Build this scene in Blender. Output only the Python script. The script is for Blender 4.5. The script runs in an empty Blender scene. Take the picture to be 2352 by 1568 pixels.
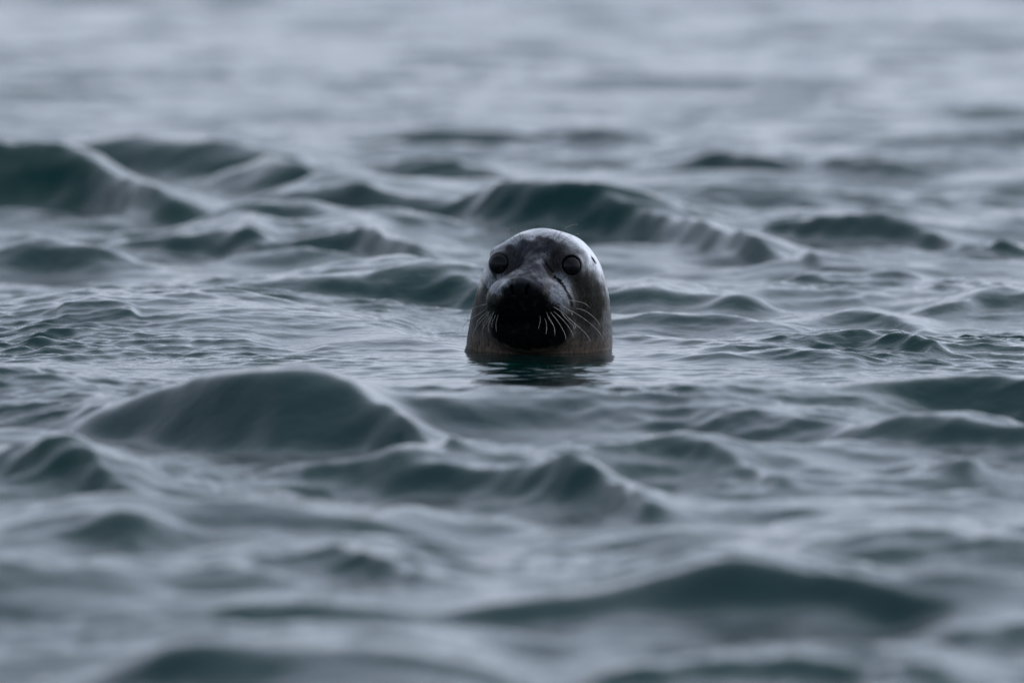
import bpy, math
import numpy as np
from mathutils import Vector

sc = bpy.context.scene
col = sc.collection
rng = np.random.default_rng(11)

# ------------------------------------------------------------------ camera
CAM_H, DIST = 2.0, 28.0            # lens height over the sea, range to the animal
cam_data = bpy.data.cameras.new('camera')
cam = bpy.data.objects.new('camera', cam_data)
col.objects.link(cam)
cam.location = (0, 0, CAM_H)
PITCH = math.atan(0.07072)
cam.rotation_euler = (math.pi / 2 - PITCH, 0, 0)
cam_data.lens = 600
cam_data.sensor_width = 36
cam_data.clip_start = 0.1
cam_data.clip_end = 20000
cam_data.dof.use_dof = True
cam_data.dof.focus_distance = 27.97
cam_data.dof.aperture_fstop = 4.0
cam_data.dof.aperture_blades = 9
sc.camera = cam

# ------------------------------------------------------------------ sky and sun (bright overcast, light from behind the animal)
SUN_EL, SUN_AZ = math.radians(30), math.radians(40)     # azimuth from +Y towards +X
w = bpy.data.worlds.new('World'); sc.world = w; w.use_nodes = True
nt = w.node_tree; nt.nodes.clear()
sky = nt.nodes.new('ShaderNodeTexSky'); sky.sky_type = 'NISHITA'
sky.sun_disc = False
sky.sun_elevation = SUN_EL
sky.sun_rotation = SUN_AZ
sky.air_density = 1.0; sky.dust_density = 4.0; sky.ozone_density = 1.0
hs = nt.nodes.new('ShaderNodeHueSaturation'); hs.inputs['Saturation'].default_value = 0.33
tint = nt.nodes.new('ShaderNodeMix'); tint.data_type = 'RGBA'; tint.blend_type = 'MULTIPLY'
tint.inputs['Factor'].default_value = 1.0
tint.inputs['B'].default_value = (0.79, 0.935, 1.21, 1)
bg = nt.nodes.new('ShaderNodeBackground'); bg.inputs['Strength'].default_value = 0.14
wo = nt.nodes.new('ShaderNodeOutputWorld')
gm = nt.nodes.new('ShaderNodeGamma'); gm.inputs['Gamma'].default_value = 0.66     # cloud cover evens the sky out
nt.links.new(sky.outputs['Color'], gm.inputs['Color'])
nt.links.new(gm.outputs['Color'], hs.inputs['Color'])
nt.links.new(hs.outputs['Color'], tint.inputs['A'])
nt.links.new(tint.outputs['Result'], bg.inputs['Color'])
nt.links.new(bg.outputs['Background'], wo.inputs['Surface'])

sd = bpy.data.lights.new('sun', 'SUN'); sd.energy = 0.5; sd.angle = math.radians(160)      # fully veiled sun
sd.color = (1.0, 1.0, 1.0)
sun = bpy.data.objects.new('sun', sd); col.objects.link(sun)
sdir = Vector((math.sin(SUN_AZ) * math.cos(SUN_EL), math.cos(SUN_AZ) * math.cos(SUN_EL), math.sin(SUN_EL)))
sun.rotation_euler = sdir.to_track_quat('Z', 'Y').to_euler()
sun.location = (8, 30, 20)

sc.view_settings.view_transform = 'Standard'
sc.view_settings.look = 'None'
sc.view_settings.exposure = 0.55
sc.view_settings.gamma = 1.0
sc.render.engine = 'CYCLES'
sc.cycles.use_denoising = True
sc.cycles.denoiser = 'OPENIMAGEDENOISE'
sc.cycles.max_bounces = 8

# ------------------------------------------------------------------ material helpers
def mat_new(name):
    m = bpy.data.materials.new(name); m.use_nodes = True
    n = m.node_tree.nodes; n.clear()
    o = n.new('ShaderNodeOutputMaterial'); p = n.new('ShaderNodeBsdfPrincipled')
    m.node_tree.links.new(p.outputs['BSDF'], o.inputs['Surface'])
    return m, m.node_tree, p

def noise(nt, vec, scale, detail=3, rough=0.55):
    n = nt.nodes.new('ShaderNodeTexNoise')
    n.inputs['Scale'].default_value = scale
    n.inputs['Detail'].default_value = detail
    n.inputs['Roughness'].default_value = rough
    nt.links.new(vec, n.inputs['Vector'])
    return n

def mapped(nt, scale):
    tc = nt.nodes.new('ShaderNodeTexCoord'); mp = nt.nodes.new('ShaderNodeMapping')
    mp.inputs['Scale'].default_value = scale
    nt.links.new(tc.outputs['Object'], mp.inputs['Vector'])
    return mp.outputs['Vector']

def water_material():
    m, nt, p = mat_new('sea_water')
    v = mapped(nt, (1, 1, 1))
    big = noise(nt, v, 0.9, 2)
    ramp = nt.nodes.new('ShaderNodeValToRGB')
    ramp.color_ramp.elements[0].position = 0.3
    ramp.color_ramp.elements[0].color = (0.0035, 0.0430, 0.0440, 1)
    ramp.color_ramp.elements[1].position = 0.7
    ramp.color_ramp.elements[1].color = (0.0050, 0.0580, 0.0450, 1)
    nt.links.new(big.outputs['Fac'], ramp.inputs['Fac'])
    out = next(n for n in nt.nodes if n.type == 'OUTPUT_MATERIAL'); nt.nodes.remove(p)
    body = nt.nodes.new('ShaderNodeBsdfDiffuse'); gloss = nt.nodes.new('ShaderNodeBsdfGlossy')
    fr = nt.nodes.new('ShaderNodeFresnel'); fr.inputs['IOR'].default_value = 1.333
    mixs = nt.nodes.new('ShaderNodeMixShader')
    gloss.inputs['Roughness'].default_value = 0.05
    gloss.inputs['Color'].default_value = (1, 1, 1, 1)
    # light leaving the water body thins out towards grazing sight lines
    dm = nt.nodes.new('ShaderNodeMix'); dm.data_type = 'RGBA'; dm.inputs['B'].default_value = (0, 0, 0, 1)
    nt.links.new(fr.outputs['Fac'], dm.inputs['Factor']); nt.links.new(ramp.outputs['Color'], dm.inputs['A'])
    nt.links.new(dm.outputs['Result'], body.inputs['Color'])
    nt.links.new(fr.outputs['Fac'], mixs.inputs['Fac'])
    nt.links.new(body.outputs[0], mixs.inputs[1]); nt.links.new(gloss.outputs[0], mixs.inputs[2])
    nt.links.new(mixs.outputs[0], out.inputs['Surface'])
    # fine capillary ripples, too small for the mesh
    r1 = noise(nt, mapped(nt, (44, 62, 40)), 1.0, 4, 0.6)
    patch = noise(nt, mapped(nt, (1.3, 0.9, 1)), 1.0, 2)
    mul = nt.nodes.new('ShaderNodeMath'); mul.operation = 'MULTIPLY'
    nt.links.new(r1.outputs['Fac'], mul.inputs[0]); nt.links.new(patch.outputs['Fac'], mul.inputs[1])
    # a slick of smoother water in the lee of the animal
    tc = nt.nodes.new('ShaderNodeTexCoord'); mp = nt.nodes.new('ShaderNodeMapping'); mp.vector_type = 'TEXTURE'
    mp.inputs['Location'].default_value = (0.0445, 27.45, 0.0); mp.inputs['Scale'].default_value = (0.36, 0.75, 1.0)
    ln = nt.nodes.new('ShaderNodeVectorMath'); ln.operation = 'LENGTH'
    nt.links.new(tc.outputs['Object'], mp.inputs['Vector']); nt.links.new(mp.outputs['Vector'], ln.inputs[0])
    lm = nt.nodes.new('ShaderNodeMapRange'); lm.inputs['From Min'].default_value = 0.55; lm.inputs['From Max'].default_value = 1.25
    lm.inputs['To Min'].default_value = 0.34
    nt.links.new(ln.outputs['Value'], lm.inputs['Value'])
    slick = nt.nodes.new('ShaderNodeMath'); slick.operation = 'MULTIPLY'
    nt.links.new(mul.outputs[0], slick.inputs[0]); nt.links.new(lm.outputs['Result'], slick.inputs[1])
    mul = slick
    b = nt.nodes.new('ShaderNodeBump'); b.inputs['Strength'].default_value = 1.0
    b.inputs['Distance'].default_value = 0.0034
    nt.links.new(mul.outputs[0], b.inputs['Height'])
    for t in (body, gloss, fr):
        nt.links.new(b.outputs['Normal'], t.inputs['Normal'])
    return m

# ------------------------------------------------------------------ the sea
PX = 0.06 / 2352.0                 # tangent per picture pixel, picture taken as 2352 wide
def crest_point(px, py, r):
    """point at horizontal range r along the sight line of a crest seen at (px, py)"""
    u = (px - 1176) * PX; v = (784 - py) * PX
    dy = math.cos(PITCH) + v * math.sin(PITCH)
    dz = -math.sin(PITCH) + v * math.cos(PITCH)
    t = r / dy
    return (u * t, r, CAM_H + dz * t)

# each wave ridge: crest line as (px, py, range), slope of its near face, length of its back, end fade
RIDGES = [
    # far water
    ([(-500, 322, 32.0), (-60, 322, 31.95), (110, 326, 31.9), (210, 358, 31.8), (300, 412, 31.6), (400, 470, 31.4)], 0.52, 1.0, 0.10),
    ([(200, 335, 32.8), (330, 300, 32.8), (500, 322, 32.7), (640, 345, 32.6), (760, 395, 32.4)], 0.36, 0.9, 0.12),
    ([(540, 380, 32.1), (600, 352, 32.1), (700, 372, 32.0), (770, 420, 31.9)], 0.42, 0.5, 0.08),
    ([(700, 440, 31.5), (780, 420, 31.5), (900, 432, 31.4), (1050, 440, 31.4), (1200, 432, 31.2), (1350, 448, 31.1), (1500, 482, 30.9), (1640, 520, 30.6), (1760, 566, 30.3), (1900, 632, 29.9)], 0.46, 1.0, 0.12),
    ([(860, 305, 34.0), (1000, 292, 34.0), (1150, 285, 34.0), (1300, 296, 33.9), (1460, 312, 33.8)], 0.33, 0.9, 0.12),
    ([(920, 372, 32.6), (1010, 372, 32.6), (1120, 405, 32.4)], 0.26, 0.6, 0.10),
    ([(1520, 378, 33.0), (1640, 345, 33.1), (1740, 340, 33.0), (1880, 362, 32.9), (2040, 390, 32.7)], 0.52, 0.9, 0.12),
    ([(2080, 430, 32.4), (2250, 405, 32.4), (2420, 398, 32.4), (2600, 410, 32.4)], 0.30, 0.8, 0.15),
    ([(1720, 545, 30.9), (1800, 512, 30.95), (1880, 499, 30.9), (2000, 510, 30.85), (2130, 528, 30.75), (2320, 572, 30.5)], 0.54, 0.9, 0.10),
    ([(350, 560, 30.6), (440, 530, 30.6), (520, 512, 30.6), (565, 494, 30.55), (640, 530, 30.5), (720, 520, 30.5), (800, 506, 30.5), (870, 520, 30.4), (930, 560, 30.2)], 0.52, 0.9, 0.10),
    ([(560, 480, 31.1), (680, 470, 31.1), (800, 492, 31.0), (930, 500, 31.0)], 0.34, 0.6, 0.12),
    ([(-100, 600, 30.2), (60, 570, 30.2), (220, 590, 30.1)], 0.20, 0.8, 0.15),
    ([(200, 690, 29.3), (380, 664, 29.3), (560, 645, 29.3), (720, 630, 29.3), (900, 600, 29.3), (1000, 612, 29.3), (1100, 640, 29.2), (1200, 680, 29.0)], 0.46, 0.9, 0.12),
    ([(2180, 685, 29.0), (2260, 662, 29.1), (2380, 660, 29.1), (2600, 668, 29.0)], 0.40, 0.7, 0.10),
    ([(1880, 630, 29.6), (2050, 632, 29.6), (2200, 655, 29.5)], 0.22, 0.5, 0.10),
    ([(1840, 735, 28.7), (1920, 716, 28.75), (1990, 713, 28.75), (2060, 728, 28.7), (2110, 745, 28.6)], 0.42, 0.5, 0.06),
    ([(1400, 668, 29.1), (1480, 655, 29.1), (1600, 662, 29.1), (1700, 680, 29.0)], 0.30, 0.5, 0.08),
    ([(1400, 735, 28.6), (1520, 722, 28.6), (1680, 722, 28.6), (1800, 738, 28.55)], 0.24, 0.5, 0.10),
    # sea round the animal, in focus
    ([(-200, 735, 28.5), (0, 728, 28.55), (120, 705, 28.6), (230, 694, 28.6), (330, 700, 28.6), (480, 690, 28.6), (620, 706, 28.55), (760, 735, 28.4), (860, 752, 28.3)], 0.09, 1.0, 0.10),
    ([(150, 715, 28.45), (230, 692, 28.5), (300, 712, 28.45)], 0.30, 0.2, 0.03),
    ([(100, 775, 28.2), (250, 765, 28.2), (420, 772, 28.15), (560, 785, 28.1)], 0.13, 0.4, 0.10),
    ([(760, 800, 28.0), (850, 772, 28.05), (930, 768, 28.05), (1020, 785, 28.0)], 0.22, 0.3, 0.06),
    ([(1620, 822, 27.8), (1720, 800, 27.86), (1830, 788, 27.9), (1920, 768, 27.92), (1990, 784, 27.9), (2080, 777, 27.88), (2140, 804, 27.8)], 0.50, 0.5, 0.05),
    ([(2050, 812, 27.9), (2200, 804, 27.95), (2400, 806, 27.9), (2700, 812, 27.9)], 0.12, 0.6, 0.06),
    ([(1690, 842, 27.65), (1800, 826, 27.7), (1880, 830, 27.65), (1960, 845, 27.6)], 0.32, 0.3, 0.05),
    ([(1400, 775, 28.15), (1450, 768, 28.2), (1540, 785, 28.15), (1640, 800, 28.1)], 0.35, 0.3, 0.05),
    ([(1380, 835, 27.75), (1480, 822, 27.75), (1580, 830, 27.7), (1660, 842, 27.65)], 0.30, 0.3, 0.06),
    # the swell in front
    ([(-300, 855, 26.9), (0, 850, 26.9), (160, 868, 26.8), (300, 900, 26.7)], 0.10, 1.0, 0.12),
    ([(250, 922, 26.25), (300, 900, 26.25), (380, 882, 26.2), (500, 862, 26.1), (630, 850, 26.05), (740, 855, 26.05), (820, 876, 26.0), (900, 925, 25.9), (970, 985, 25.75), (1060, 1040, 25.5)], 0.48, 1.0, 0.08),
    ([(760, 912, 26.4), (900, 908, 26.4), (1020, 906, 26.4), (1200, 906, 26.4), (1360, 908, 26.4), (1500, 908, 26.4), (1700, 905, 26.35), (1950, 912, 26.4)], 0.16, 1.0, 0.15),
    ([(1900, 925, 26.5), (1990, 895, 26.55), (2100, 880, 26.55), (2250, 888, 26.55), (2400, 895, 26.5), (2700, 900, 26.5)], 0.40, 0.8, 0.10),
    ([(1980, 985, 26.0), (2080, 962, 26.0), (2220, 975, 25.95), (2400, 990, 25.9)], 0.40, 0.5, 0.10),
    ([(-250, 1070, 25.5), (0, 1052, 25.4), (110, 1030, 25.35), (190, 1052, 25.3), (280, 1105, 25.1)], 0.42, 0.7, 0.08),
    ([(940, 1066, 25.4), (1080, 1058, 25.35), (1210, 1050, 25.3), (1300, 1052, 25.25), (1390, 1084, 25.15), (1480, 1140, 24.9)], 0.36, 0.8, 0.08),
    ([(1400, 1035, 25.7), (1480, 1016, 25.75), (1580, 1022, 25.7), (1680, 1048, 25.6), (1780, 1090, 25.4)], 0.38, 0.6, 0.08),
    ([(1700, 1050, 25.6), (1830, 1040, 25.6), (1960, 1052, 25.55)], 0.26, 0.5, 0.1),
    ([(2020, 1052, 25.6), (2100, 1034, 25.6), (2220, 1050, 25.5)], 0.34, 0.4, 0.06),
    ([(400, 1165, 24.7), (560, 1150, 24.7), (720, 1168, 24.65), (860, 1190, 24.6)], 0.24, 0.8, 0.15),
    ([(60, 1175, 24.6), (160, 1160, 24.6), (260, 1180, 24.5)], 0.28, 0.6, 0.1),
    ([(1900, 1235, 24.2), (2020, 1215, 24.2), (2180, 1222, 24.2), (2320, 1245, 24.1)], 0.24, 0.8, 0.15),
    # nearest rows
    ([(480, 1305, 23.8), (620, 1275, 23.85), (760, 1266, 23.85), (880, 1292, 23.75), (980, 1330, 23.6)], 0.30, 0.8, 0.1),
    ([(-300, 1345, 23.5), (0, 1330, 23.5), (240, 1342, 23.45), (450, 1365, 23.4)], 0.26, 0.8, 0.15),
    ([(600, 1385, 23.3), (900, 1392, 23.3), (1180, 1378, 23.3), (1350, 1358, 23.35), (1500, 1325, 23.4), (1600, 1292, 23.4), (1680, 1284, 23.4), (1780, 1302, 23.4), (1900, 1340, 23.35), (2080, 1378, 23.25), (2300, 1395, 23.15)], 0.46, 0.9, 0.12),
    ([(2230, 1425, 22.9), (2320, 1405, 22.95), (2450, 1400, 22.95), (2700, 1410, 22.9)], 0.40, 0.6, 0.1),
    ([(1450, 1545, 22.5), (1620, 1515, 22.6), (1760, 1508, 22.6), (1950, 1525, 22.55), (2120, 1548, 22.45)], 0.40, 0.7, 0.12),
    ([(500, 1470, 22.5), (700, 1455, 22.55), (900, 1468, 22.5)], 0.24, 0.7, 0.15),
    # water at the top of the picture
    ([(1900, 150, 37.6), (2050, 128, 37.7), (2200, 120, 37.7), (2340, 135, 37.6), (2600, 140, 37.6)], 0.52, 1.2, 0.15),
    ([(1690, 250, 35.2), (1790, 234, 35.3), (1900, 236, 35.3), (2000, 252, 35.1)], 0.49, 1.0, 0.1),
    ([(2100, 45, 40.5), (2250, 25, 40.5), (2500, 22, 40.5)], 0.52, 1.2, 0.15),
    ([(1400, 195, 36.2), (1480, 182, 36.3), (1570, 195, 36.2)], 0.43, 0.8, 0.1),
    ([(950, 165, 36.7), (1060, 150, 36.8), (1180, 165, 36.7)], 0.32, 0.8, 0.1),
    ([(420, 115, 38.0), (580, 98, 38.2), (760, 118, 38.0)], 0.29, 1.0, 0.15),
    ([(-100, 100, 38.2), (40, 92, 38.2), (170, 112, 38.0)], 0.41, 1.0, 0.15),
    ([(700, 12, 41.5), (880, -6, 41.5), (1080, 8, 41.5)], 0.41, 1.0, 0.15),
]
LEVEL, FLOOR, KMAX = -0.002, -0.06, 0.011

def sm(n, arr):
    k = np.hanning(n + 2)[1:-1]; k /= k.sum()
    return np.convolve(np.pad(arr, n // 2, mode='edge'), k, mode='valid')[:len(arr)]

def ridge_field(X, Y):
    # mean level, falling away into the trough of the nearest swell
    base = LEVEL - 0.03 * np.clip(25.6 - Y, 0, 2.4) - 0.06 * np.clip(23.0 - Y, 0, 1.4)
    acc = np.exp(base / KMAX)
    for pts, slope, lb, fade in RIDGES:
        P = np.array([crest_point(*p) for p in pts])
        xs = np.linspace(P[0, 0] - 0.6, P[-1, 0] + 0.6, 600)
        yc = np.interp(xs, P[:, 0], P[:, 1]); zc = np.interp(xs, P[:, 0], P[:, 2])
        n = 31
        yc = sm(n, yc); zc = sm(n, zc)
        out = np.maximum(P[0, 0] - xs, 0) + np.maximum(xs - P[-1, 0], 0)
        zc = zc - 0.14 * (1 - np.exp(-(out / (fade * 1.6)) ** 2))
        x1 = X[0]; ycx = np.interp(x1, xs, yc).astype(np.float32); zcx = np.interp(x1, xs, zc).astype(np.float32)
        j = np.nonzero((x1 > xs[0]) & (x1 < xs[-1]))[0]
        y1 = Y[:, 0]
        i = np.nonzero((y1 > P[:, 1].min() - 2.2) & (y1 < P[:, 1].max() + 2.6))[0]
        if len(i) == 0 or len(j) == 0:
            continue
        sl = np.s_[i[0]:i[-1] + 1, j[0]:j[-1] + 1]
        d = Y[sl] - ycx[j][None, :]
        z0 = np.broadcast_to(zcx[j][None, :], d.shape)
        H = np.maximum(z0 - FLOOR, 0.01)
        rr = np.random.default_rng(int(abs(P[0, 0]) * 1000 + P[0, 1] * 100))
        var = sum(math.sqrt(0.5) * np.sin(x1[j] * 2 * math.pi / l_ + rr.uniform(0, 6.3)) for l_ in (0.27, 0.43, 0.71, 1.2)) / 1.2
        Lf = H * 0.80 / (slope * 1.55 * np.clip(1 + 0.16 * var, 0.6, 1.3))[None, :].astype(np.float32)
        f = np.where(d < 0, 1 - np.exp(-(np.abs(d) / Lf) ** 1.7), 1 - np.exp(-(np.abs(d) / lb) ** 1.6))
        acc[sl] += np.exp(np.maximum((z0 - H * f) / KMAX, -40)).astype(np.float32)
    return KMAX * np.log(acc)

def waves(X, Y, lam_lo, lam_hi, n, slope, spread, gx, gy, seed, choppy=0.8):
    """sum of n random wave trains; trains too short for the local mesh spacing fade out"""
    r = np.random.default_rng(seed)
    z = np.zeros_like(X); dx = np.zeros_like(X); dy = np.zeros_like(X)
    for q in range(n):
        lam = math.exp(r.uniform(math.log(lam_lo), math.log(lam_hi)))
        th = -math.pi / 2 + r.normal(0, spread) + 0.25
        k = 2 * math.pi / lam; kx, ky = k * math.cos(th), k * math.sin(th)
        a = slope / k * math.sqrt(2.0 / n) * r.uniform(0.6, 1.4)
        att = (np.clip(1.6 - 4.2 * gx * abs(kx) / (2 * math.pi) , 0, 1)[None, :] *
               np.clip(1.6 - 4.2 * gy * abs(ky) / (2 * math.pi), 0, 1)[:, None]).astype(np.float32)
        ph = (kx * X + ky * Y + r.uniform(0, 6.283)).astype(np.float32)
        c, s = np.cos(ph), np.sin(ph)
        z += a * att * c
        dx -= choppy * a * math.cos(th) * att * s
        dy -= choppy * a * math.sin(th) * att * s
    return z, dx, dy

def axis(segs):
    out = [segs[0][0]]
    for a, b, h0, h1 in segs:
        t = a
        while t < b - 1e-6:
            h = h0 + (h1 - h0) * (t - a) / (b - a)
            t = t + h
            out.append(min(t, b))
    o = np.array(out); keep = np.concatenate([[True], np.diff(o) > 1e-4])
    return o[keep]

SEAL = Vector((0.0445, DIST, 0.0))

def build_sea():
    ys = axis([(-4000, -200, 1200, 100), (-200, 0, 60, 4), (0, 16, 2.0, 0.2), (16, 20.5, 0.12, 0.03), (20.5, 26.4, 0.018, 0.012),
               (26.4, 28.9, 0.006, 0.006), (28.9, 37, 0.012, 0.02), (37, 48, 0.022, 0.07), (48, 100, 0.1, 2.0),
               (100, 1000, 3, 80), (1000, 9000, 120, 1500)])
    half = axis([(0, 1.12, 0.0062, 0.0062), (1.12, 2.2, 0.0075, 0.03), (2.2, 8, 0.04, 0.25), (8, 60, 0.4, 6), (60, 9000, 12, 1500)])
    xs = np.concatenate([-half[:0:-1], half])
    gx = np.gradient(xs).astype(np.float32); gy = np.gradient(ys).astype(np.float32)
    X, Y = np.meshgrid(xs.astype(np.float32), ys.astype(np.float32))
    zone = (np.clip((2.6 - np.abs(X)) / 1.2, 0, 1) * np.clip((Y - 19.5) / 2, 0, 1) * np.clip((42 - Y) / 4, 0, 1)).astype(np.float32)
    Z = ridge_field(X, Y) * zone
    # free running chop outside the modelled rows
    z, dx, dy = waves(X, Y, 0.35, 2.6, 26, 0.17, 0.55, gx, gy, 3)
    wgt = 1 - 0.88 * zone
    Z += z * wgt; DX = dx * wgt; DY = dy * wgt
    near = np.exp(-((Y - 28.0) / 1.0) ** 2) 
    # crests wander: slow sideways shear of the whole surface
    z, dx, dy = waves(X, Y, 0.35, 1.1, 14, 1.0, 1.4, gx, gy, 21, 1.0)
    DX += zone * dx / (dx.std() + 1e-6) * 0.005; DY += zone * dy / (dy.std() + 1e-6) * 0.010
    # short crossing chop
    z, dx, dy = waves(X, Y, 0.10, 0.48, 44, 0.092, 0.8, gx, gy, 5, 0.5)
    far = zone * (1 - np.exp(-((Y - 28.0) / 1.1) ** 4)) * np.clip((38 - Y) / 4, 0.7, 1)
    z2, dx2, dy2 = waves(X, Y, 0.26, 0.85, 22, 0.075, 0.42, gx, gy, 31, 0.5)
    Z += z2 * far; DX += dx2 * far; DY += dy2 * far
    rough = 1 - 0.45 * np.clip((Y - 32) / 3, 0, 1) + 0.35 * far + 0.3 * np.clip((23.6 - Y) / 1.0, 0, 1)
    z, dx, dy = z * rough, dx * rough, dy * rough
    lee = np.exp(-((X - SEAL.x) / 0.42) ** 4 - ((Y - 27.55) / 0.62) ** 4)
    calm = (1 - 0.62 * near) * (1 - 0.85 * lee)
    Z += z * calm; DX += dx * calm; DY += dy * calm
    # patchy wind ripples
    m1, _, _ = waves(X, Y, 0.5, 1.6, 8, 1.0, 1.5, gx, gy, 8)
    m1 = np.clip(0.8 + m1 / (m1.std() + 1e-6) * 0.32, 0.4, 1.7)
    z, dx, dy = waves(X, Y, 0.024, 0.10, 52, 0.155, 0.8, gx, gy, 7, 0.9)
    m1 = m1 * (1 - 0.62 * lee) * (1 + 0.5 * near)
    Z += z * m1; DX += dx * m1; DY += dy * m1
    # rings spreading from the animal's neck
    R = np.hypot((X - SEAL.x), (Y - SEAL.y) * 1.0)
    ring = np.clip((R - 0.08) / 0.05, 0, 1) * np.exp(-(R - 0.11) / 0.22)
    Z += 0.0012 * np.clip(ring, 0, 1) * np.cos((R - 0.11) * 2 * math.pi / 0.062)
    # calm and level right at the neck
    flat = np.exp(-(R / 0.36) ** 4)
    Z = LEVEL + (Z - LEVEL) * (1 - 0.55 * flat) + 0.0075 * np.exp(-(np.hypot(X - SEAL.x, (Y - 27.8)) / 0.75) ** 4)
    V = np.empty((X.size, 3), np.float32)
    V[:, 0] = (X + DX).ravel(); V[:, 1] = (Y + DY).ravel(); V[:, 2] = Z.ravel()
    nr, nc = X.shape
    a = (np.arange(nr - 1)[:, None] * nc + np.arange(nc - 1)[None, :]).astype(np.int32).ravel()
    F = np.stack([a, a + 1, a + nc + 1, a + nc], 1)
    print('sea quads', len(F))
    return mesh_from(V, F, 'water')

def mesh_from(V, F, name):
    me = bpy.data.meshes.new(name)
    me.vertices.add(len(V)); me.vertices.foreach_set('co', V.astype(np.float32).ravel())
    me.loops.add(F.size); me.loops.foreach_set('vertex_index', F.astype(np.int32).ravel())
    me.polygons.add(len(F))
    me.polygons.foreach_set('loop_start', np.arange(0, F.size, F.shape[1], dtype=np.int32))
    me.update(calc_edges=True)
    me.validate()
    me.polygons.foreach_set('use_smooth', np.ones(len(me.polygons), bool))
    return me

water = bpy.data.objects.new('water', build_sea())
water.data.materials.append(water_material())
col.objects.link(water)
water['kind'] = 'structure'
water['label'] = 'choppy grey green sea all round the seal'

# ------------------------------------------------------------------ the seal
S = 1.684 / 2500 / 3.564           # metres per sketch unit
def fx(c): return (c - 770) * S
def fz(c, y=0.0): return (1215 - c) * S - 0.0707 * y     # row c of the sketch at depth y

OUT = np.array([  # height row, left edge, right edge of the head and neck outline
    (3000, -160, 1690), (2200, 20, 1540), (1600, 95, 1450), (1215, 130, 1410), (1100, 141, 1410), (1000, 157, 1408), (850, 185, 1396), (700, 220, 1376), (600, 250, 1356),
    (500, 284, 1327), (430, 313, 1300), (380, 345, 1272), (320, 396, 1230), (270, 450, 1186), (220, 522, 1130), (185, 590, 1066), (165, 645, 1005), (150, 725, 900), (145, 806, 808)], float)

def head_sdf(X, Y, Z):
    zz = fz(OUT[:, 0]); L = fx(OUT[:, 1]); R = fx(OUT[:, 2])
    top = zz[-1]
    zz = np.append(zz, top + 0.03); rx2 = np.append(((R - L) / 2) ** 2, -0.006); cx = np.append((R + L) / 2, (R[-1] + L[-1]) / 2)
    z1 = Z[0, 0, :]
    rx2 = sm(5, np.interp(z1, zz, rx2)); cx = sm(9, np.interp(z1, zz, cx))
    asp = sm(9, np.interp(z1, [-0.3, 0.0, 0.10, 0.15, 0.19, top], [1.0, 1.0, 0.97, 0.93, 0.85, 0.80]))    # width over depth
    cy = sm(9, np.interp(z1, [-0.3, 0.0, 0.06, 0.12, 0.17, top], [0.06, 0.03, 0.02, 0.012, 0.004, -0.002]))
    sl = np.gradient(rx2, z1)
    rx2, cx, asp, cy, sl = [a.astype(np.float32)[None, None, :] for a in (rx2, cx, asp, cy, sl)]
    F = (X - cx) ** 2 + ((Y - cy) * asp) ** 2 - rx2
    return (F / np.sqrt(4 * np.maximum(rx2, 0) + sl ** 2 + 1e-5)).astype(np.float32)

def smin(a, b, k):
    h = np.clip(0.5 + 0.5 * (b - a) / k, 0, 1)
    return b + (a - b) * h - k * h * (1 - h)
def smax(a, b, k): return -smin(-a, -b, k)

YAW = math.radians(-9)
def ell(X, Y, Z, c, r, yaw=0.0, pitch=0.0, roll=0.0):
    x, y, z = X - c[0], Y - c[1], Z - c[2]
    if yaw:
        cs, sn = math.cos(yaw), math.sin(yaw)
        x, y = cs * x + sn * y, -sn * x + cs * y
    if pitch:
        cs, sn = math.cos(pitch), math.sin(pitch)
        y, z = cs * y + sn * z, -sn * y + cs * z
    if roll:
        cs, sn = math.cos(roll), math.sin(roll)
        x, z = cs * x + sn * z, -sn * x + cs * z
    k0 = np.sqrt((x / r[0]) ** 2 + (y / r[1]) ** 2 + (z / r[2]) ** 2)
    k1 = np.sqrt((x / r[0] ** 2) ** 2 + (y / r[1] ** 2) ** 2 + (z / r[2] ** 2) ** 2) + 1e-6
    return k0 * (k0 - 1) / k1
def cone(X, Y, Z, a, b, ra, rb, sx=1.0):
    a, b = np.array(a), np.array(b); ab = b - a
    t = np.clip(((X - a[0]) * ab[0] + (Y - a[1]) * ab[1] + (Z - a[2]) * ab[2]) / (ab @ ab), 0, 1)
    dx = (X - a[0] - ab[0] * t) / sx
    return np.sqrt(dx ** 2 + (Y - a[1] - ab[1] * t) ** 2 + (Z - a[2] - ab[2] * t) ** 2) - (ra + (rb - ra) * t)

EYE_R, EYE_CAP = 0.0200, 0.0166
def eye_at(cx, cy, y, n):
    n = Vector(n).normalized(); hl = math.sqrt(EYE_R ** 2 - EYE_CAP ** 2)
    c = Vector((fx(cx), y, fz(cy, y))) - n * hl
    return (c.x, c.z, c.y, n)
EYES = [eye_at(430, 436, -0.0745, (-0.34, -0.92, 0.16)), eye_at(1040, 453, -0.0825, (0.26, -0.95, 0.16))]

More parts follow.
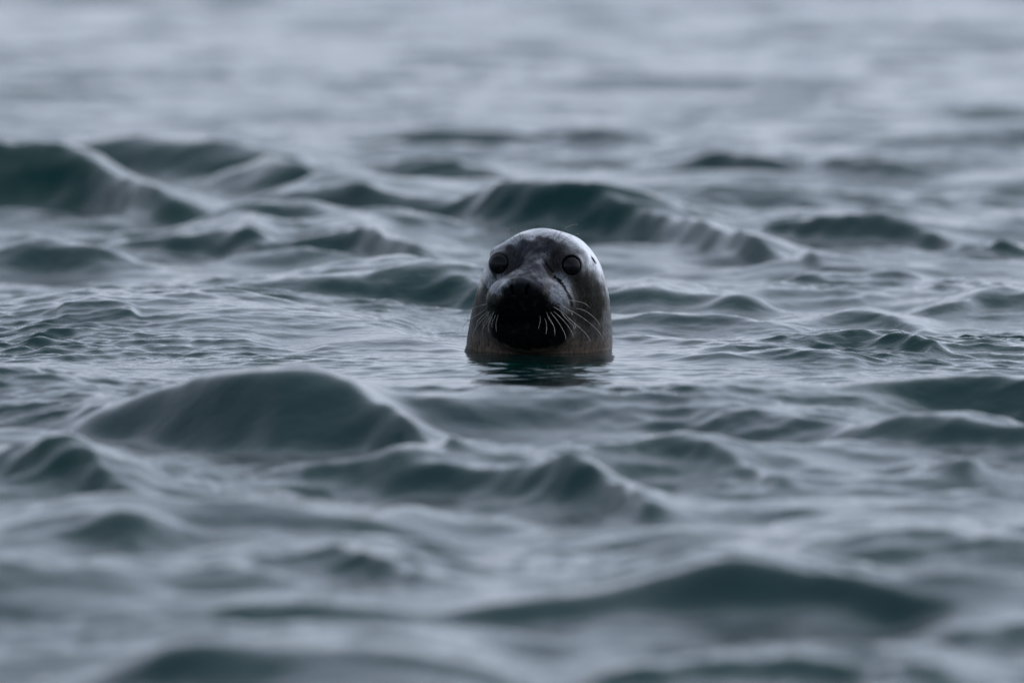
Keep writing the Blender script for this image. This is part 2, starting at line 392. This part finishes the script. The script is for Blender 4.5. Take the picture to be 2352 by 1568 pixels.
def seal_field(X, Y, Z):
    d = head_sdf(X, Y, Z)
    P = lambda cx, cy, y: (fx(cx), y, fz(cy, y))
    # forehead and bridge running down to the nose
    d = smin(d, cone(X, Y, Z, P(790, 400, -0.045), P(655, 655, -0.160), 0.046, 0.024, 1.1), 0.032)
    # upper muzzle with its whisker pads; the front is cut back under the nose
    m = ell(X, Y, Z, P(670, 720, -0.120), (0.060, 0.085, 0.038), YAW, math.radians(12))
    m = smin(m, ell(X, Y, Z, P(488, 770, -0.120), (0.032, 0.058, 0.034), YAW), 0.018)
    m = smin(m, ell(X, Y, Z, P(868, 800, -0.110), (0.041, 0.062, 0.042), YAW), 0.018)
    m = smin(m, cone(X, Y, Z, P(600, 640, -0.185), P(660, 600, -0.13), 0.017, 0.022, 1.5), 0.020)
    nn = np.array((-0.12, -0.82, -0.56)); nn /= np.linalg.norm(nn); p0 = P(615, 600, -0.200)
    cut = (X - p0[0]) * nn[0] + (Y - p0[1]) * nn[1] + (Z - p0[2]) * nn[2]
    m = smax(m, cut, 0.014)
    d = smin(d, m, 0.016)
    # lower jaw
    d = smin(d, ell(X, Y, Z, P(705, 985, -0.078), (0.073, 0.068, 0.046), YAW, math.radians(-6)), 0.010)
    # brows
    d = smin(d, cone(X, Y, Z, P(625, 250, -0.066), P(400, 345, -0.044), 0.010, 0.009), 0.022)
    d = smin(d, cone(X, Y, Z, P(915, 250, -0.068), P(1110, 350, -0.056), 0.010, 0.009), 0.022)
    # hollows between bridge and eye
    for cx, cz, cyy in ((535, 430, -0.108), (905, 450, -0.112)):
        d = smax(d, -ell(X, Y, Z, P(cx, cz, cyy), (0.009, 0.016, 0.018)), 0.030)
    # eye sockets with lids
    for ex, ez, ey, n in EYES:
        x, y, z = X - ex, Y - ey, Z - ez
        h = x * n.x + y * n.y + z * n.z
        rad = np.sqrt(np.maximum(x * x + y * y + z * z - h * h, 0))
        hl = math.sqrt(EYE_R ** 2 - EYE_CAP ** 2)
        d = smin(d, np.sqrt(x * x + y * y + z * z) - (EYE_R + 0.0012), 0.018)
        d = smin(d, np.sqrt((rad - (EYE_CAP + 0.0010)) ** 2 + (h - hl) ** 2) - 0.0009, 0.006)
        ball = np.sqrt(x * x + y * y + z * z) - (EYE_R + 0.0001)
        d = smax(d, -np.minimum(ball, np.maximum(np.maximum(rad - EYE_CAP, hl - 0.001 - h), h - 0.06)), 0.0015)
    # nostrils
    for nx, sgn in ((535, 1), (662, -1)):
        d = smax(d, -ell(X, Y, Z, P(nx, 668, -0.190), (0.0030, 0.018, 0.0095), YAW, 0, sgn * 0.25), 0.003)
    # ear slit and cheek fold
    y = -0.040
    d = smax(d, -cone(X, Y, Z, P(1232, 385, -0.030), P(1248, 432, -0.026), 0.002, 0.002), 0.004)
    return d

def surface_nets(f, o, h):
    nx, ny, nz = f.shape
    ins = f < 0
    c = np.zeros((nx - 1, ny - 1, nz - 1), np.uint8)
    offs = [(i, j, k) for i in (0, 1) for j in (0, 1) for k in (0, 1)]
    for i, j, k in offs:
        c += ins[i:nx - 1 + i, j:ny - 1 + j, k:nz - 1 + k]
    act = np.argwhere((c > 0) & (c < 8))
    idx = np.full(c.shape, -1, np.int32); idx[tuple(act.T)] = np.arange(len(act))
    s = np.zeros((len(act), 3)); n = np.zeros(len(act))
    for a in offs:
        for b in offs:
            if sum(b) - sum(a) == 1 and all(y >= x for x, y in zip(a, b)):
                fa = f[act[:, 0] + a[0], act[:, 1] + a[1], act[:, 2] + a[2]]
                fb = f[act[:, 0] + b[0], act[:, 1] + b[1], act[:, 2] + b[2]]
                m = (fa < 0) != (fb < 0)
                t = np.where(m, fa / np.where(m, fa - fb, 1), 0)[:, None]
                s += np.where(m[:, None], np.array(a) + t * (np.array(b) - np.array(a)), 0); n += m
    V = o + h * (act + s / n[:, None])
    F = []
    for ax in range(3):
        sl0 = [slice(None)] * 3; sl1 = [slice(None)] * 3
        sl0[ax] = slice(0, -1); sl1[ax] = slice(1, None)
        e = np.argwhere(ins[tuple(sl0)] != ins[tuple(sl1)])
        u, v = (ax + 1) % 3, (ax + 2) % 3
        e = e[(e[:, u] > 0) & (e[:, v] > 0) & (e[:, u] < f.shape[u] - 1) & (e[:, v] < f.shape[v] - 1)]
        q = []
        for du, dv in ((1, 1), (0, 1), (0, 0), (1, 0)):
            g = e.copy(); g[:, u] -= du; g[:, v] -= dv
            q.append(idx[tuple(g.T)])
        q = np.stack(q, 1)
        flip = ~ins[tuple(e.T)]
        q[flip] = q[flip][:, ::-1]
        F.append(q)
    return V, np.concatenate(F)

def smooth_verts(V, F, it, lam=0.5):
    E = np.concatenate([F[:, [i, (i + 1) % 4]] for i in range(4)])
    cnt = np.bincount(E[:, 0], minlength=len(V)) + np.bincount(E[:, 1], minlength=len(V))
    for q in range(it):
        acc = np.zeros_like(V)
        for k in range(3):
            acc[:, k] = np.bincount(E[:, 0], V[E[:, 1], k], len(V)) + np.bincount(E[:, 1], V[E[:, 0], k], len(V))
        L = lam if q % 2 == 0 else -lam * 0.94
        V = V + L * (acc / cnt[:, None] - V)
    return V

def vnoise(P, f, seed):
    """cheap smooth value noise in [-1, 1] from a few rotated sine products"""
    r = np.random.default_rng(seed); out = np.zeros(len(P)); P = P * f
    for q in range(7):
        k = r.normal(0, 1, 3) * (1 + 0.35 * q); k2 = r.normal(0, 1, 3) * (1 + 0.35 * q)
        out += np.sin(P @ k + r.uniform(0, 6.3)) * np.sin(P @ k2 + r.uniform(0, 6.3)) / (1 + 0.25 * q)
    return out / 2.2

def seg_dist(x, z, pts):
    d = np.full(len(x), 9.0)
    for (a, b), (c, e) in zip(pts[:-1], pts[1:]):
        ax, az, bx, bz = fx(a), fz(b), fx(c), fz(e)
        vx, vz = bx - ax, bz - az
        t = np.clip(((x - ax) * vx + (z - az) * vz) / (vx * vx + vz * vz), 0, 1)
        d = np.minimum(d, np.hypot(x - ax - vx * t, z - az - vz * t))
    return d

def blob(V, cx, cz, rx, rz, soft=0.35, front=True):
    x, z = V[:, 0], V[:, 2] + 0.0707 * V[:, 1]
    q = np.sqrt(((x - fx(cx)) / (rx * S)) ** 2 + ((z - fz(cz)) / (rz * S)) ** 2)
    m = 1 / (1 + np.exp((q - 1) / (soft * 0.25)))
    return m * (V[:, 1] < 0.03) if front else m

def coat_colours(V):
    x, y, z = V[:, 0], V[:, 1], V[:, 2]
    n1, n2, n3 = vnoise(V, 38, 1), vnoise(V, 120, 2), vnoise(V * np.array([1, 1, 0.35]), 260, 3)
    Vw = V + 0.006 * np.stack([n1, n2, vnoise(V, 60, 9)], 1) + 0.0022 * np.stack([n2, n3, n2], 1)
    Vs = V + 0.0014 * np.stack([n2, n3, n3], 1)
    def mix(c, m, t):
        m = np.clip(m, 0, 1)[:, None]
        return c * (1 - m) + np.array(t) * m
    sp = lambda v, w_: 1 / (1 + np.exp(-v / w_))
    zr = Vw[:, 2] + 0.0707 * Vw[:, 1]
    c = np.tile(np.array([0.10, 0.085, 0.070]), (len(V), 1))
    # pale fur down both sides; crown lightened to paint in the sky sheen
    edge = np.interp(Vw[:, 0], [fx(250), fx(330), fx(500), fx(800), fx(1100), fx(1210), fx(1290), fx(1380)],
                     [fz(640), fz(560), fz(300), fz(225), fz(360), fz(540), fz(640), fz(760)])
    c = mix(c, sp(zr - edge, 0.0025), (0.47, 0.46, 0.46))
    c = mix(c, sp(Vw[:, 0] - fx(1345), 0.003) * 0.7, (0.27, 0.26, 0.25))  # right rim paler: light catching that side, painted into the coat
    # brown lower neck
    c = mix(c, np.clip((fz(1020) - Vw[:, 2]) / 0.03, 0, 1) * 0.8, (0.19, 0.128, 0.086))
    # dark mask between and round the eyes, with the brow shadow painted in
    c = mix(c, blob(Vw, 770, 330, 300, 110, 0.25), (0.034, 0.032, 0.036))
    c = mix(c, blob(Vw, 690, 470, 150, 220, 0.3), (0.028, 0.028, 0.037))
    c = mix(c, blob(Vw, 1180, 740, 165, 240, 0.3), (0.034, 0.028, 0.022))
    c = mix(c, blob(Vw, 290, 800, 100, 230, 0.4) * 0.7, (0.040, 0.036, 0.032))
    c = mix(c, blob(Vw, 462, 420, 160, 135, 0.3), (0.030, 0.028, 0.028))
    c = mix(c, blob(Vw, 1005, 435, 165, 145, 0.3), (0.030, 0.027, 0.026))
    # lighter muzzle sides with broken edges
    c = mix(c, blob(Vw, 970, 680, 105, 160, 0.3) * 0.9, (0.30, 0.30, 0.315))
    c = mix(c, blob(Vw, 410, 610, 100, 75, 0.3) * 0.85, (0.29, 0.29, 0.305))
    c = mix(c, np.clip(n1 * 2.2 - 0.3, 0, 1) * blob(Vw, 830, 580, 150, 150, 0.3) * 0.85, (0.21, 0.21, 0.225))
    c = mix(c, np.clip(n2 * 2.2 - 0.6, 0, 1) * blob(Vw, 760, 440, 90, 180, 0.3) * 0.55, (0.15, 0.15, 0.17))
    c = mix(c, blob(Vw, 690, 430, 85, 190, 0.3) * 0.85, (0.020, 0.020, 0.027))
    # black nose; dark lips and jaw with their underside shade painted in
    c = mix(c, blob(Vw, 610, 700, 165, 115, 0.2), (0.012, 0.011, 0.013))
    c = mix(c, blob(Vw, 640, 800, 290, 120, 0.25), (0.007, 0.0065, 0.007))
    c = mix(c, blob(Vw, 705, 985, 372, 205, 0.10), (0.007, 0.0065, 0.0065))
    # dark lid rims
    for ex, ez, ey, n in EYES:
        r = np.sqrt((x - ex - n.x * 0.012) ** 2 + (y - ey - n.y * 0.012) ** 2 + (z - ez - n.z * 0.012) ** 2)
        c = mix(c, sp(0.0192 - r, 0.0012), (0.026, 0.024, 0.024))
    # wet streaks and dark flecks
    streak = np.zeros(len(V))
    d = seg_dist(Vs[:, 0], Vs[:, 2] + 0.0707 * Vs[:, 1], [(905, 548), (950, 590), (1005, 665), (1040, 740), (1050, 800)])
    c = mix(c, (d < 0.0024) * (y < 0), (0.012, 0.011, 0.011)); streak = np.maximum(streak, (d < 0.0024) * (y < 0))
    d = seg_dist(Vs[:, 0], Vs[:, 2] + 0.0707 * Vs[:, 1], [(835, 440), (880, 500)])
    c = mix(c, (d < 0.0022) * (y < 0), (0.012, 0.011, 0.011)); streak = np.maximum(streak, (d < 0.0022) * (y < 0))
    d = seg_dist(Vs[:, 0], Vs[:, 2] + 0.0707 * Vs[:, 1], [(265, 560), (290, 620), (330, 670), (340, 720)])  # left cheek crease, its shade painted as a dark line
    c = mix(c, (d < 0.0018) * (y < 0), (0.02, 0.018, 0.018))
    d = seg_dist(Vs[:, 0], Vs[:, 2] + 0.0707 * Vs[:, 1], [(1232, 385), (1248, 432)])  # ear slit, the dark of its recess painted in
    c = mix(c, (d < 0.0016) * (y < 0), (0.02, 0.018, 0.018))
    c = mix(c, np.clip(n2 * 2 - 0.9, 0, 1) * 0.5, (0.03, 0.028, 0.026))
    c = c * (1 + 0.30 * n3 + 0.22 * n2)[:, None]
    # how wet and slick the coat lies: crown and bridge shine, cheeks and throat do not
    g = 0.14 + 0.75 * sp(zr - edge, 0.004)
    g = np.maximum(g, (0.22 + 0.25 * np.clip(n2 * 1.5, -0.6, 1)) * blob(Vw, 720, 500, 260, 260, 0.5))
    g = g * (1 - 0.85 * blob(Vw, 680, 930, 390, 260, 0.3)) * (1 - 0.6 * blob(Vw, 1190, 760, 180, 260, 0.4))
    g = np.maximum(g, 0.55 * blob(Vw, 600, 640, 150, 90, 0.4))
    g = g * (1 - 0.8 * streak)
    g = g * (0.75 + 0.5 * np.clip(n1, -1, 1))
    return np.concatenate([np.clip(c, 0.003, 0.6), np.clip(g, 0.02, 0.9)[:, None]], 1)

def fur_material():
    m, nt, p = mat_new('wet_fur')
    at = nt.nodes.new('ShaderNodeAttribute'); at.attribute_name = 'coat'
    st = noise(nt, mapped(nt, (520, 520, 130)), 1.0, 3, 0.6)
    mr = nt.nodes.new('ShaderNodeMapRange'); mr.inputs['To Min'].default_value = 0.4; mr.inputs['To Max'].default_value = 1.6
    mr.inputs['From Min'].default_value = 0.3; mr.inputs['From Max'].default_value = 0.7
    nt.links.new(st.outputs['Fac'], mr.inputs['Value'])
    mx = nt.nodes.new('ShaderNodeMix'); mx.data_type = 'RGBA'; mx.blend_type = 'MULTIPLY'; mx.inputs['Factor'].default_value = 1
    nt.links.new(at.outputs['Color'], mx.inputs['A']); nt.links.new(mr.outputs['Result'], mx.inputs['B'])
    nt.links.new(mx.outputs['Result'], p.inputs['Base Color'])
    wet = noise(nt, mapped(nt, (70, 70, 40)), 1.0, 3, 0.6)
    mr2 = nt.nodes.new('ShaderNodeMapRange'); mr2.inputs['To Min'].default_value = -0.12; mr2.inputs['To Max'].default_value = 0.12
    mr2.inputs['From Min'].default_value = 0.35; mr2.inputs['From Max'].default_value = 0.65
    nt.links.new(wet.outputs['Fac'], mr2.inputs['Value'])
    mr3 = nt.nodes.new('ShaderNodeMapRange'); mr3.inputs['To Min'].default_value = 0.55; mr3.inputs['To Max'].default_value = 0.16
    nt.links.new(at.outputs['Alpha'], mr3.inputs['Value'])
    ad = nt.nodes.new('ShaderNodeMath'); ad.operation = 'ADD'
    nt.links.new(mr2.outputs['Result'], ad.inputs[0]); nt.links.new(mr3.outputs['Result'], ad.inputs[1])
    nt.links.new(ad.outputs[0], p.inputs['Roughness'])
    nt.links.new(at.outputs['Alpha'], p.inputs['Specular IOR Level'])
    nt.links.new(at.outputs['Alpha'], p.inputs['Coat Weight'])      # film of water over the slick fur
    p.inputs['Coat Roughness'].default_value = 0.16; p.inputs['Coat IOR'].default_value = 1.4
    p.inputs['IOR'].default_value = 1.4
    b = nt.nodes.new('ShaderNodeBump'); b.inputs['Strength'].default_value = 0.6; b.inputs['Distance'].default_value = 0.0007
    nt.links.new(st.outputs['Fac'], b.inputs['Height']); nt.links.new(b.outputs['Normal'], p.inputs['Normal'])
    return m

seal = bpy.data.objects.new('seal', None); col.objects.link(seal)
seal.location = SEAL
seal['label'] = 'grey seal with wet dark face raising its whiskered head out of the sea'
seal['category'] = 'seal'

def build_body():
    h = 0.0016
    ox, oy, oz = -0.16, -0.225, -0.16
    gx = np.arange(ox, 0.165, h, np.float32); gy = np.arange(oy, 0.22, h, np.float32); gz = np.arange(oz, 0.215, h, np.float32)
    X, Y, Z = np.meshgrid(gx, gy, gz, indexing='ij', sparse=False)
    f = seal_field(X, Y, Z)
    f = np.maximum(f, -(Z - (oz + 0.01)))
    V, F = surface_nets(f, np.array((ox, oy, oz)), h)
    V = smooth_verts(V, F, 4)
    me = mesh_from(V, F, 'body')
    print('seal quads', len(F))
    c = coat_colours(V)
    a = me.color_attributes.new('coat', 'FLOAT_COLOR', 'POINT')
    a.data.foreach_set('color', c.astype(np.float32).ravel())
    return me, V

body_me, BV = build_body()
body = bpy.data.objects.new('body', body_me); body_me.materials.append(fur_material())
col.objects.link(body); body.parent = seal

def eye_material():
    m, nt, p = mat_new('dark_eye')
    tc = nt.nodes.new('ShaderNodeTexCoord')
    gr = nt.nodes.new('ShaderNodeVectorMath'); gr.operation = 'LENGTH'
    sep = nt.nodes.new('ShaderNodeSeparateXYZ'); cmb = nt.nodes.new('ShaderNodeCombineXYZ')
    nt.links.new(tc.outputs['Object'], sep.inputs[0])
    nt.links.new(sep.outputs['X'], cmb.inputs['X']); nt.links.new(sep.outputs['Y'], cmb.inputs['Y'])
    nt.links.new(cmb.outputs[0], gr.inputs[0])
    rp = nt.nodes.new('ShaderNodeValToRGB')
    e = rp.color_ramp.elements
    e[0].position = 0.0; e[0].color = (0.005, 0.005, 0.005, 1)
    e[1].position = 0.0155; e[1].color = (0.004, 0.004, 0.004, 1)
    x = e.new(0.010); x.color = (0.006, 0.005, 0.005, 1)
    x = e.new(0.0135); x.color = (0.007, 0.006, 0.006, 1)
    nt.links.new(gr.outputs['Value'], rp.inputs['Fac'])
    nt.links.new(rp.outputs['Color'], p.inputs['Base Color'])
    p.inputs['Roughness'].default_value = 0.08
    p.inputs['IOR'].default_value = 1.38
    p.inputs['Specular IOR Level'].default_value = 0.4
    return m

def uv_sphere(r, nu, nv):
    V = [(0, 0, r)]
    for i in range(1, nv):
        t = math.pi * i / nv
        V += [(r * math.sin(t) * math.cos(2 * math.pi * j / nu), r * math.sin(t) * math.sin(2 * math.pi * j / nu), r * math.cos(t)) for j in range(nu)]
    V.append((0, 0, -r))
    F = [(0, 1 + j, 1 + (j + 1) % nu) for j in range(nu)]
    for i in range(nv - 2):
        a = 1 + i * nu; b = a + nu
        F += [(a + j, b + j, b + (j + 1) % nu, a + (j + 1) % nu) for j in range(nu)]
    a = 1 + (nv - 2) * nu
    F += [(a + j, len(V) - 1, a + (j + 1) % nu) for j in range(nu)]
    me = bpy.data.meshes.new('eye'); me.from_pydata(V, [], F)
    me.polygons.foreach_set('use_smooth', [True] * len(me.polygons))
    return me

eye_me = uv_sphere(EYE_R + 0.0022, 40, 28); eye_me.materials.append(eye_material())
for ex, ez, ey, n in EYES:
    o = bpy.data.objects.new('eye', eye_me); col.objects.link(o); o.parent = seal
    o.location = (ex, ey, ez); o.rotation_euler = n.to_track_quat('Z', 'Y').to_euler()

# ------------------------------------------------------------------ whiskers
def whisker_material():
    m, nt, p = mat_new('whisker')
    nz = noise(nt, mapped(nt, (300, 300, 300)), 1.0, 2)
    rp = nt.nodes.new('ShaderNodeValToRGB')
    rp.color_ramp.elements[0].position = 0.35; rp.color_ramp.elements[0].color = (0.30, 0.26, 0.19, 1)
    rp.color_ramp.elements[1].position = 0.65; rp.color_ramp.elements[1].color = (0.60, 0.56, 0.46, 1)
    nt.links.new(nz.outputs['Fac'], rp.inputs['Fac']); nt.links.new(rp.outputs['Color'], p.inputs['Base Color'])
    p.inputs['Roughness'].default_value = 0.3
    return m
WM = whisker_material()

def surface_y(x, z):
    """front surface depth of the body at (x, z)"""
    d = np.hypot(BV[:, 0] - x, BV[:, 2] + 0.0707 * BV[:, 1] - z)
    m = d < 0.0035
    if not m.any():
        m = d <= d.min() + 1e-6
    return BV[m, 1].min()

def bez(p, n):
    """smooth curve through three or four sketch points"""
    p = np.array(p, float); t = np.linspace(0, 1, len(p)); q = np.linspace(0, 1, n)
    return np.stack([np.polyval(np.polyfit(t, p[:, k], len(p) - 1), q) for k in range(p.shape[1])], 1)

def whisker(pts, y_tip, r0=0.0006, r1=0.00028):
    n = 14
    c = bez(pts, n)
    x = fx(c[:, 0]); z = fz(c[:, 1])
    y0 = surface_y(x[0], z[0]) + 0.002
    t = np.linspace(0, 1, n)
    y = y0 + (y_tip) * t + 0.0
    P = np.stack([x, y, z - 0.0707 * y], 1)
    V, F = [], []
    for i in range(n):
        T = P[min(i + 1, n - 1)] - P[max(i - 1, 0)]; T /= np.linalg.norm(T)
        a = np.cross(T, (0, 1, 0.01)); a /= np.linalg.norm(a); b = np.cross(T, a)
        r = r0 + (r1 - r0) * t[i]
        V += [tuple(P[i] + r * (a * math.cos(k * 2.0944) + b * math.sin(k * 2.0944))) for k in range(3)]
        if i:
            q = (i - 1) * 3
            F += [(q + k, q + (k + 1) % 3, q + 3 + (k + 1) % 3, q + 3 + k) for k in range(3)]
    F += [(2, 1, 0), (len(V) - 3, len(V) - 2, len(V) - 1)]
    me = bpy.data.meshes.new('whisker'); me.from_pydata(V, [], F)
    me.polygons.foreach_set('use_smooth', [True] * len(me.polygons))
    me.materials.append(WM)
    o = bpy.data.objects.new('whisker', me); col.objects.link(o); o.parent = seal

MUZZLE = [  # animal's left pad (right in the picture)
    ([(985, 748), (1110, 765), (1170, 785), (1206, 818)], 0.01), ([(1085, 825), (1190, 858), (1270, 930), (1302, 988)], -0.01),
    ([(925, 795), (1090, 870), (1245, 985), (1326, 1102)], -0.03), ([(890, 808), (970, 860), (1060, 940), (1075, 1000)], -0.03),
    ([(1010, 900), (1100, 975), (1170, 1040), (1214, 1112)], -0.03), ([(895, 850), (980, 930), (1040, 1010), (1068, 1080)], -0.03),
    ([(865, 855), (925, 930), (980, 1020), (1000, 1098)], -0.03), ([(832, 855), (865, 920), (898, 985), (902, 1060)], -0.03),
    ([(840, 885), (870, 940), (895, 980), (900, 1030)], -0.03), ([(815, 910), (832, 960), (832, 1010), (828, 1045)], -0.03),
    ([(775, 890), (778, 930), (770, 970), (762, 1000)], -0.03), ([(940, 770), (1000, 820), (1040, 850), (1055, 885)], -0.03),
    ([(930, 705), (985, 695), (1030, 700), (1060, 712)], -0.01), ([(960, 860), (1020, 930), (1060, 970), (1070, 1010)], -0.03),
    # animal's right pad (left in the picture)
    ([(325, 785), (270, 795), (215, 820), (200, 850)], 0.0), ([(312, 790), (210, 815), (160, 850), (152, 920)], 0.0),
    ([(305, 830), (225, 885), (140, 945), (108, 1025)], -0.01), ([(330, 845), (290, 880), (240, 930), (228, 975)], -0.02),
    ([(345, 845), (270, 930), (215, 1000), (195, 1083)], -0.02), ([(335, 860), (300, 930), (285, 960), (292, 1000)], -0.02),
    ([(375, 855), (345, 930), (330, 980), (340, 1035)], -0.02), ([(390, 880), (375, 920), (362, 950), (362, 990)], -0.02),
    ([(418, 875), (400, 930), (395, 980), (400, 1025)], -0.02), ([(355, 870), (310, 950), (280, 1000), (278, 1055)], -0.02),
]
BROW = [
    ([(620, 232), (596, 165), (568, 105), (543, 60)], -0.01), ([(583, 245), (550, 205), (515, 155), (487, 135)], -0.01),
    ([(570, 260), (545, 238), (522, 220), (508, 212)], -0.01), ([(632, 236), (630, 210), (626, 185), (625, 170)], -0.01),
    ([(905, 240), (960, 165), (1020, 112), (1100, 95)], -0.01), ([(938, 262), (1000, 215), (1060, 185), (1118, 178)], -0.01),
    ([(885, 230), (900, 195), (915, 168), (922, 150)], -0.01), ([(945, 262), (985, 235), (1020, 222), (1060, 212)], -0.01),
]
for pts, yt in MUZZLE: whisker(pts, yt)
for pts, yt in BROW: whisker(pts, yt, 0.00058, 0.0003)
